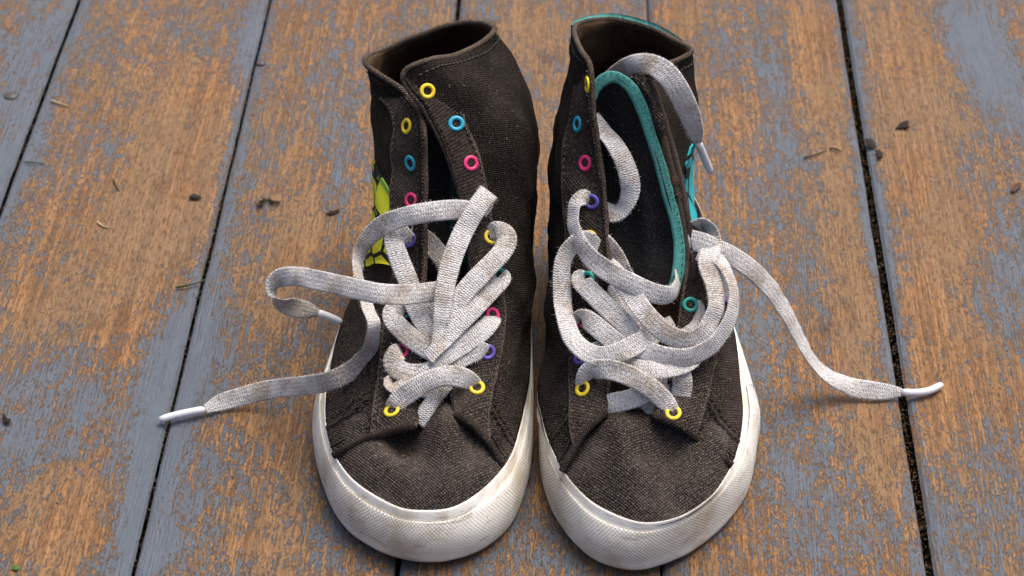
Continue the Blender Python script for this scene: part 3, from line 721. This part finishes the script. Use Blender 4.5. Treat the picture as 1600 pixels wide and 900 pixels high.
# ------------------------------------------------------------------ laces
def bvh_all():
    vs, fs = [], []
    for o in bpy.data.objects:
        if o.type == 'MESH' and o.name.split('.')[0] in ('sole', 'toe_bumper', 'toe_vamp', 'canvas_upper', 'eyestay', 'tongue'):
            b = len(vs); vs += [v.co.copy() for v in o.data.vertices]; fs += [[k+b for k in p.vertices] for p in o.data.polygons]
    b = len(vs); vs += [V((-1, -1, 0)), V((1, -1, 0)), V((1, 1.4, 0)), V((-1, 1.4, 0))]; fs.append([b, b+1, b+2, b+3])
    return BVHTree.FromPolygons(vs, fs)
BV = bvh_all()
def lace_pt(xc, px, py, mode, val):
    if mode == 'z': return PZ(px, py, val)
    if mode == 'y': return PY(px, py, val)
    if mode == 'p': return PR(px, py, val, 7, xc)
    r = ray(px, py).normalized(); h = BV.ray_cast(CAM, r)[0]; return h - r*val
LW, LT = .0047, .00062
NS = 12
def ribbon(pts, xc, k=0., width=1., seedv=0):
    """A strand of flat lace through surveyed points; tw turns it about its own length."""
    P3 = np.array([tuple(lace_pt(xc, *p[:4])) for p in pts]); tw = np.array([p[4] if len(p) > 4 else 0 for p in pts], float)
    wd = np.array([p[5] if len(p) > 5 else 1 for p in pts], float)
    m = max(24, int(np.linalg.norm(np.diff(P3, axis=0), axis=1).sum()/.0012))
    path = cr(P3, m); tws = np.radians(cr(tw[:, None], m)[:, 0]); wds = np.clip(cr(wd[:, None], m)[:, 0], .2, 2)
    T = np.gradient(path, axis=0); T /= np.maximum(np.linalg.norm(T, axis=1, keepdims=True), 1e-9)
    d = np.concatenate([[0], np.cumsum(np.linalg.norm(np.diff(path, axis=0), axis=1))])
    vs, uv, edges = [], [], []
    last = None
    for i in range(m):
        n = (np.array(CAM)-path[i]); n /= np.linalg.norm(n); n = n*(1-k)+np.array([0, 0, 1.])*k
        n -= T[i]*(n@T[i]); n /= max(np.linalg.norm(n), 1e-6)
        b = np.cross(T[i], n); c, s = math.cos(tws[i]), math.sin(tws[i]); n, b = n*c+b*s, b*c-n*s
        if last is not None: n = n*.35+last*.65; n -= T[i]*(n@T[i]); n /= np.linalg.norm(n); b = np.cross(T[i], n)
        last = n
        hw = LW*width*wds[i]*(1+.05*mnoise.noise((d[i]*90, seedv, 0))); th = LT*(1+.35*max(0, 1-wds[i]))
        jig = .0009*mnoise.noise((d[i]*120, seedv, 5))
        cup = .0010*mnoise.noise((d[i]*55, seedv, 9))
        for q in range(NS):
            a = 2*math.pi*q/NS; ca, sa = math.cos(a), math.sin(a)
            x = np.sign(ca)*abs(ca)**.45; z = np.sign(sa)*abs(sa)**.75
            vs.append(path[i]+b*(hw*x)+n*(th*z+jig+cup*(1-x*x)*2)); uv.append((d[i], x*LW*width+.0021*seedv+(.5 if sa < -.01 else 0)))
        edges.append((path[i], b*hw, n*th, T[i]))
    fs = []
    for i in range(m-1):
        for q in range(NS): fs.append((i*NS+q, i*NS+(q+1) % NS, (i+1)*NS+(q+1) % NS, (i+1)*NS+q))
    fs.append(list(range(NS))[::-1]); fs.append([(m-1)*NS+q for q in range(NS)])
    return vs, fs, uv, edges, path
def fuzz(edges, dens, vs, fs):
    for i in range(len(edges)-1):
        for _ in range(dens):
            p, b, n, T = edges[i]
            if random.random() < .72: s = random.choice((-1, 1)); o = p+b*s*random.uniform(.9, 1.0)+n*random.uniform(-.9, .9); d = b/np.linalg.norm(b)*s
            else: s = random.uniform(-1, 1); o = p+b*s+n; d = n/np.linalg.norm(n)
            r = np.array([random.gauss(0, 1) for _ in range(3)]); r /= np.linalg.norm(r)
            L = random.choice((.0004, .0005, .0007, .0009, .0014))*random.uniform(.6, 1.2)
            d = d+r*.75; d /= np.linalg.norm(d); w_ = np.cross(d, r); w_ /= max(np.linalg.norm(w_), 1e-6)
            mid = o+d*L*.55+r*L*.12; tip = o+d*L*.9+r*L*.45
            k = len(vs); vs += [o-w_*.00005, o+w_*.00005, mid+w_*.00004, mid-w_*.00004, tip]; fs += [(k, k+1, k+2, k+3), (k+3, k+2, k+4)]
def aglet(p0, p1, parent, bend=(0, 0, 0), r=.0019):
    a, b = np.array(p0), np.array(p1); q = [a+(b-a)*t+np.array(bend)*math.sin(math.pi*t) for t in np.linspace(0, 1, 12)]
    rad = [r*.8, r*1.05]+[r]*8+[r*.95, r*.75]
    v, f = tube(q, rad, 12); return mesh_obj('aglet', v, f, PLASTIC, parent)
def lace(S, strands, xc, dens=9):
    vs, fs, uv, fv, ff = [], [], [], [], []
    for n, st in enumerate(strands):
        pts = st[0]; kw = st[1] if len(st) > 1 else {}
        v, f, u, e, path = ribbon(pts, xc, seedv=n+1, **kw)
        b = len(vs); vs += v; fs += [[q+b for q in x] for x in f]; uv += u; fuzz(e, dens, fv, ff)
    o = mesh_obj('shoelace', vs, fs, LACE, S['root'], uv)
    z = mesh_obj('lace_fuzz', fv, ff, FUZZ, o); tag(z, kind='stuff')
    return o

XL, XR = -.047, .046
LS = [
 # inside the opening
 ([(640,362,'p',-.004),(667,377,'p',-.004),(690,402,'p',-.005),(705,425,'p',-.006)],),
 ([(655,470,'p',.001),(668,486,'p',.001),(684,508,'p',.002),(692,530,'p',.002)],),
 ([(652,662,'p',-.003,0,.8),(664,644,'p',-.001,10,.8),(682,618,'p',.002,15,.8),(700,592,'p',.003,0)],),
 # left eyelets to the knot
 ([(640,376,'p',.001,0,.7),(622,362,'p',.006),(616,378,'p',.007),(624,405,'p',.007),(638,440,'p',.006),(650,480,'p',.005),(668,518,'p',.005,0,.85),(682,545,'p',.004,0,.7)],),
 ([(632,488,'p',.001,0,.7),(616,486,'p',.005),(615,500,'p',.006),(635,522,'p',.006),(662,542,'p',.006),(690,556,'p',.005)],),
 ([(627,548,'p',.001,0,.7),(620,552,'p',.006,20),(614,568,'p',.007,10),(632,582,'p',.006,-10),(660,584,'p',.004),(690,574,'p',.003)],),
 ([(618,598,'p',.001,0,.7),(613,600,'p',.005),(628,602,'p',.006,-15),(660,606,'p',.004,-10),(695,606,'p',.001)],),
 # right eyelets to the knot
 ([(762,552,'p',.000,0,.7),(752,548,'p',.005,0,.9),(735,552,'p',.006),(708,566,'p',.005),(680,580,'p',.004),(655,595,'p',.003)],),
 ([(772,494,'p',.000,0,.7),(768,502,'p',.005,0,.9),(750,520,'p',.007),(722,540,'p',.008,0,.92),(692,562,'p',.008,0,.8),(662,586,'p',.007,0,.75),(640,606,'p',.005,0,.7)],),
 ([(782,432,'p',.001,0,.8),(784,436,'p',.006,0,.95),(768,452,'p',.009),(738,484,'p',.011),(706,518,'p',.012,0,.9),(682,545,'p',.012,25,.75),(668,560,'p',.010,40,.9)],),
 ([(766,372,'p',.001,-30,.6),(774,358,'p',.006,-10,.8),(792,370,'p',.011,0),(784,394,'p',.013),(752,428,'p',.014),(722,462,'p',.013),(706,496,'p',.012,0,.85),(694,530,'p',.010,0,.7),(680,556,'p',.006,0,.6)],),
 ([(754,314,'p',.000,0,.7),(758,318,'p',.005,0,.8),(748,330,'p',.009,0,.9)],),
 ([(764,300,'p',.0095,0,1.05),(758,308,'p',.0125),(746,324,'p',.0145),(724,362,'p',.0155),(706,406,'p',.016),(695,452,'p',.016,0,.95),(689,500,'p',.014,10,.8),(684,535,'p',.010,15,.65),(676,560,'p',.005,0,.55)],),
 # bottom bridge between the lowest eyelets
 ([(748,608,'p',-.002,0,.6),(740,600,'p',.004,0,.85),(722,590,'p',.009),(692,588,'p',.012),(660,600,'p',.011),(632,618,'p',.008),(616,634,'p',.005,0,.9),(611,643,'p',-.001,0,.6)],),
 # loose end: out of the opening, round the ankle, down the side and over the floor
 ([(748,336,'p',.002),(722,328,'p',.006),(680,330,'p',.011),(640,337,'p',.014,-8),(602,350,'p',.014,-12),(574,374,'p',.010,-35),(560,402,'p',.008,-55),(560,436,'z',.084,-60),(572,472,'z',.078,-50,.9),(583,510,'z',.072,-42,.9),(576,548,'s',.006,-32),(550,578,'s',.006,-18),(512,596,'z',.042,-8),(470,603,'z',.026,0),(425,608,'z',.013,0),(380,619,'z',.007,0),(345,629,'z',.0045,0,.85),(320,640,'z',.0035,0,.45)],),
 # second loose end: bow loop hanging over the left side
 ([(700,456,'p',.008),(680,456,'p',.012),(640,460,'p',.019),(596,459,'z',.096),(550,450,'z',.092),(505,440,'z',.084),(465,432,'z',.076),(438,435,'z',.069,-8),(427,452,'z',.062,-60),(436,470,'z',.056,-140),(456,480,'z',.050,-170),(478,484,'z',.045,-180,.9),(497,489,'z',.041,-180,.45)],),
]
ll = lace(SL, LS, XL)
aglet(PZ(320,640,.0035), PZ(249,656,.0025), ll, (0, 0, .0006)); aglet(PZ(497,489,.041), PZ(533,504,.034), ll, (0, 0, .0005))
RS = [
 # inside the opening
 ([(926,182,'p',-.004,-30,.8),(944,206,'p',-.003,-35,.9),(962,228,'p',.001,-25),(979,262,'p',.003,-15),(985,295,'p',.002,25),(977,322,'p',-.002,40),(960,334,'p',-.006,30),(940,328,'p',-.010,0)],),
 ([(935,372,'p',-.003,20,.9),(950,384,'p',.001,30),(966,408,'p',.001,30),(978,436,'p',-.002)],),
 ([(945,440,'p',.000,-20),(962,462,'p',.001,-25),(982,496,'p',.001,-25),(1003,528,'p',.001)],),
 ([(935,636,'p',-.002),(958,630,'p',.001),(990,622,'p',.003),(1022,606,'p',.003),(1050,590,'p',.001)],),
 ([(1010,622,'p',-.003),(1026,640,'p',-.004),(1042,655,'p',-.006)],),
 # left eyelets
 ([(911,500,'p',.000,0,.7),(908,494,'p',.005,0,.9),(924,504,'p',.008),(948,524,'p',.008),(975,545,'p',.006),(1005,560,'p',.004)],),
 ([(917,437,'p',.001,0,.7),(906,436,'p',.006,0,.95),(918,450,'p',.009),(946,478,'p',.009),(976,506,'p',.008),(1002,535,'p',.006),(1020,552,'p',.004)],),
 ([(907,560,'p',.000,0,.7),(915,556,'p',.004),(945,548,'p',.004,20),(985,552,'p',.004,20),(1025,566,'p',.004)],),
 # right eyelets
 ([(1086,478,'p',.001,30,.6),(1092,484,'p',.006,40,.9),(1088,504,'p',.008,45),(1070,524,'p',.008,30),(1044,540,'p',.006)],),
 ([(1078,537,'p',.002,0,.7),(1086,556,'p',.007,20,.9),(1068,570,'p',.010,25),(1030,578,'p',.011,20),(995,576,'p',.009,15),(965,566,'p',.006)],),
 ([(1050,560,'p',.002),(1062,580,'p',.007,-10),(1066,600,'p',.006,0),(1062,622,'p',.002)],),
 # outer ring of the loose bow
 ([(975,525,'p',.005),(1000,543,'p',.010),(1035,556,'p',.013,20),(1075,558,'p',.015,30),(1112,540,'p',.018,40),(1138,505,'p',.022,50),(1147,465,'p',.024,62),(1138,430,'p',.022,60),(1118,402,'p',.017,40),(1092,392,'p',.010)],),
 ([(948,415,'p',.006),(965,432,'p',.012),(985,458,'p',.014),(1010,492,'p',.0165),(1040,520,'p',.0175,10),(1075,532,'p',.018,22),(1103,516,'p',.021,30),(1118,482,'p',.023,35),(1116,445,'p',.022,20),(1106,412,'p',.019,0),(1112,384,'p',.012,-30),(1110,362,'p',.008,-50),(1098,350,'p',.004,-60),(1082,356,'p',.000,-40)],),
 # big left loop
 ([(938,398,'p',.002,0,.8),(918,376,'p',.008,-10),(897,382,'p',.011,-35),(880,408,'p',.011,-30),(878,450,'p',.010,-25),(884,500,'p',.011,-25),(900,536,'p',.012,-15),(930,556,'p',.014),(962,553,'p',.015,5),(1000,535,'p',.0125),(1030,518,'p',.006,0,.9),(1052,504,'p',-.002,0,.8)],),
 # strand from the upper left eyelet down across the tongue
 ([(922,313,'p',.000,0,.6),(912,308,'p',.007,30,.8),(898,320,'p',.011,55,.85),(896,345,'p',.013,50,.9),(905,375,'p',.014,40,.9),(922,402,'p',.015,20),(950,424,'p',.016,10),(985,442,'p',.016,5),(1020,458,'p',.015,10),(1046,460,'p',.013,40),(1058,446,'p',.010,70,.9),(1058,430,'p',.004,80,.8)],),
 # bottom bridge
 ([(909,609,'p',-.002,0,.55),(911,594,'p',.005,20,.75),(922,580,'p',.010,10),(950,577,'p',.013),(985,588,'p',.013),(1016,606,'p',.010),(1038,626,'p',.006,0,.95),(1050,642,'p',.003,0,.75),(1053,648,'p',-.002,0,.55)],),
 # loose end over the floor
 ([(1050,366,'p',-.006),(1075,373,'p',.003),(1108,384,'p',.012,-5),(1150,404,'z',.088,-14),(1188,434,'z',.077,-25),(1218,472,'z',.062,-40),(1243,516,'z',.045,-52),(1264,556,'z',.028,-58,.95),(1292,586,'z',.014,-45,.95),(1325,603,'z',.007,-15,1.),(1358,610,'z',.005,0,1.),(1388,612,'z',.004,0,.8),(1409,613,'z',.0035,0,.42)],),
 # other end thrown over the collar
 ([(930,150,'y',.190,0),(958,122,'y',.180,-10),(985,103,'y',.170,-12),(1015,100,'y',.160,-8),(1042,116,'y',.155,0,1.12),(1062,145,'y',.152,5,1.12),(1077,178,'y',.152,10,1.08),(1086,205,'y',.153,10,.85),(1090,222,'y',.155,10,.45)],),
]
rl = lace(SR, RS, XR)
aglet(PZ(1409,613,.0035), PZ(1471,601,.0025), rl, (.001, -.0025, 0)); aglet(PY(1090,222,.155), PY(1110,269,.160), rl, (0, 0, .0003))

# frayed canvas fibres along the back of the collars
def fray(S, i0, i1, n, mat):
    vs, fs = [], []; A = S['A']
    for _ in range(n):
        i = random.randint(i0, i1); p = A[i, -1]+np.array([random.gauss(0, .0008) for _ in range(3)])
        d = np.array([random.gauss(0, .8), random.gauss(0, .8), abs(random.gauss(.6, .5))]); d /= np.linalg.norm(d); L = random.uniform(.0006, .0024)
        w_ = np.cross(d, np.array([.3, .5, .8])); w_ /= np.linalg.norm(w_); k = len(vs)
        vs += [p-w_*.00008, p+w_*.00008, p+d*L+np.array([random.gauss(0, .0004) for _ in range(3)])]; fs.append((k, k+1, k+2))
    o = mesh_obj('frayed_edge', vs, fs, mat, S['upper']); tag(o, kind='stuff')
fray(SL, 108, 168, 1400, HAIR); fray(SR, 136, 190, 500, HAIR)

# ------------------------------------------------------------------ bits lying on the boards
MOSS = mat_plain('dry_moss', (.035, .04, .015), .95, .6, 600, .0006, .1, (.03, .02, .01), .6)
BARK = mat_plain('dark_leaf_flake', (.022, .014, .011), .8, .6, 500, .0005, .2)
GRASS = mat_plain('dry_grass', (.05, .055, .02), .8, .4, 300, .0002, .3)
STRAW = mat_plain('pale_straw', (.42, .33, .17), .8, .4, 300, .0002, .3)
GREEN = mat_plain('green_bud', (.06, .13, .015), .7, .4, 300, .0003, .3)
def stem(name, pts, r, mat, label, cat):
    q = cr(np.array([tuple(PZ(x, y, z)) for x, y, z in pts]), 18); v, f = tube(q, np.linspace(r, r*.5, 18), 6)
    return tag(mesh_obj(name, v, f, mat), label, cat, 'plant bits on the boards')
def flake(name, px, py, outline, mat, label, cat, up=.0012):
    """A thin curled chip with real thickness; outline in photo pixels round its centre."""
    c = PZ(px, py, .0006); top, n = [], len(outline)
    for dx, dy in outline:
        p = PZ(px+dx, py+dy, .0006); top.append(V((p.x, p.y, .0008+random.uniform(0, up))))
    cc = V((c.x, c.y, .0011+up*.6)); vs = top+[cc]+[v-V((0, 0, .0005)) for v in top]; fs = []
    for k in range(n): fs.append((k, (k+1) % n, n)); fs.append((k, n+1+k, n+1+(k+1) % n, (k+1) % n))
    fs.append([n+1+k for k in range(n)][::-1])
    return tag(mesh_obj(name, vs, fs, mat, smooth=False), label, cat, 'plant bits on the boards')
def clump(name, px, py, segs, r, mat, label, cat):
    vs, fs = [], []
    for dx, dy in segs:
        c = PZ(px+dx, py+dy, .001)
        for _ in range(16):
            d = V((random.gauss(0, 1), random.gauss(0, 1), abs(random.gauss(0, .7)))).normalized(); L = r*random.uniform(.5, 1.4); b = len(vs)
            s_ = V((-d.y, d.x, .2)).normalized()*.0003; o = c+V((random.gauss(0, r*.4), random.gauss(0, r*.4), 0))
            vs += [o-s_, o+s_, o+d*L, o+d*L*.5+V((0, 0, .0004))]; fs += [(b, b+1, b+2), (b, b+3, b+2), (b+1, b+3, b+2)]
    return tag(mesh_obj(name, vs, fs, mat, smooth=False), label, cat, 'plant bits on the boards')
clump('moss_bit', 420, 316, [(-14,6),(-12,0),(-6,-3),(0,-2),(6,0),(12,1)], .0022, MOSS, 'dry dark green moss bit lying left of the left sneaker', 'moss')
stem('curved_grass', [(276,449,.001),(292,446,.0015),(308,442,.001),(322,436,.0008)], .0006, GRASS, 'dark curved grass stem lying across the second plank gap', 'grass stem')
stem('green_grass', [(38,253,.0008),(55,254,.0009),(70,256,.0006)], .0005, GRASS, 'short green grass blade at the left edge near the first gap', 'grass blade')
stem('dry_grass', [(178,282,.0008),(182,292,.001),(186,298,.0006)], .0006, GRASS, 'tiny dark grass sliver on the second plank from the left', 'grass blade')
stem('straw', [(80,157,.0006),(95,162,.0008),(108,166,.0006)], .0006, STRAW, 'pale yellowish straw beside the first plank gap', 'straw')
stem('straw', [(152,347,.0006),(160,353,.0008),(170,356,.0006)], .0006, STRAW, 'short pale straw in the middle of the second plank', 'straw')
stem('root_hair', [(1256,247,.0008),(1270,243,.0012),(1284,238,.0008),(1292,235,.0006)], .0005, BARK, 'thin dark root fibre left of the right-hand plank gap', 'root fibre')
stem('root_hair', [(1296,232,.0008),(1306,233,.0012),(1315,237,.0006)], .0006, BARK, 'shorter curled root fibre touching the right-hand plank gap', 'root fibre')
flake('leaf_flake', 1360, 227, [(-9,-8),(1,-9),(7,-3),(9,3),(2,5),(-5,2)], BARK, 'dark leaf flake beside the right-hand plank gap, upper of two', 'leaf flake')
flake('leaf_flake', 1373, 242, [(-7,-6),(3,-5),(7,-1),(5,7),(-3,6),(-2,0)], BARK, 'dark leaf flake beside the right-hand plank gap, lower of two', 'leaf flake')
flake('leaf_flake', 1412, 196, [(-13,5),(-5,-1),(3,-7),(8,-6),(7,1),(9,6),(0,5)], BARK, 'pointed black leaf flake on the rightmost plank', 'leaf flake', .002)
flake('bark_chip', 1588, 294, [(-9,6),(-4,-3),(4,-8),(8,-5),(5,2),(-4,8)], mat_plain('red_bark', (.06, .025, .015), .8, .5, 400, .0004), 'reddish brown bark chip at the right edge', 'bark chip')
flake('leaf_flake', 305, 308, [(-10,0),(-2,-4),(6,-1),(10,2),(2,4),(-6,3)], BARK, 'small dark leaf flake on the second plank, left of the moss', 'leaf flake')
flake('leaf_flake', 10, 660, [(-4,-10),(2,-5),(8,-1),(7,4),(-2,3),(-6,-2)], BARK, 'dark curled flake at the far left edge', 'leaf flake', .002)
flake('bud', 24, 888, [(-5,-1),(-1,-4),(4,-3),(6,1),(1,4),(-4,3)], GREEN, 'small bright green bud in the lower left corner', 'bud', .0015)
flake('bark_chip', 522, 332, [(-12,4),(-6,-2),(0,-1),(7,-4),(9,-1),(1,3),(-5,4)], BARK, 'dark thin bark chip just left of the left sneaker', 'bark chip', .001)
# loose grit
pts = []
for _ in range(900): pts.append(((random.uniform(-.36, .36), random.uniform(-.05, .6), .0003), random.choice((.0002, .0003, .0004, .0007))))
crumbs('floor_grit', pts, CRUMB, 'fine loose grit scattered over the planks')
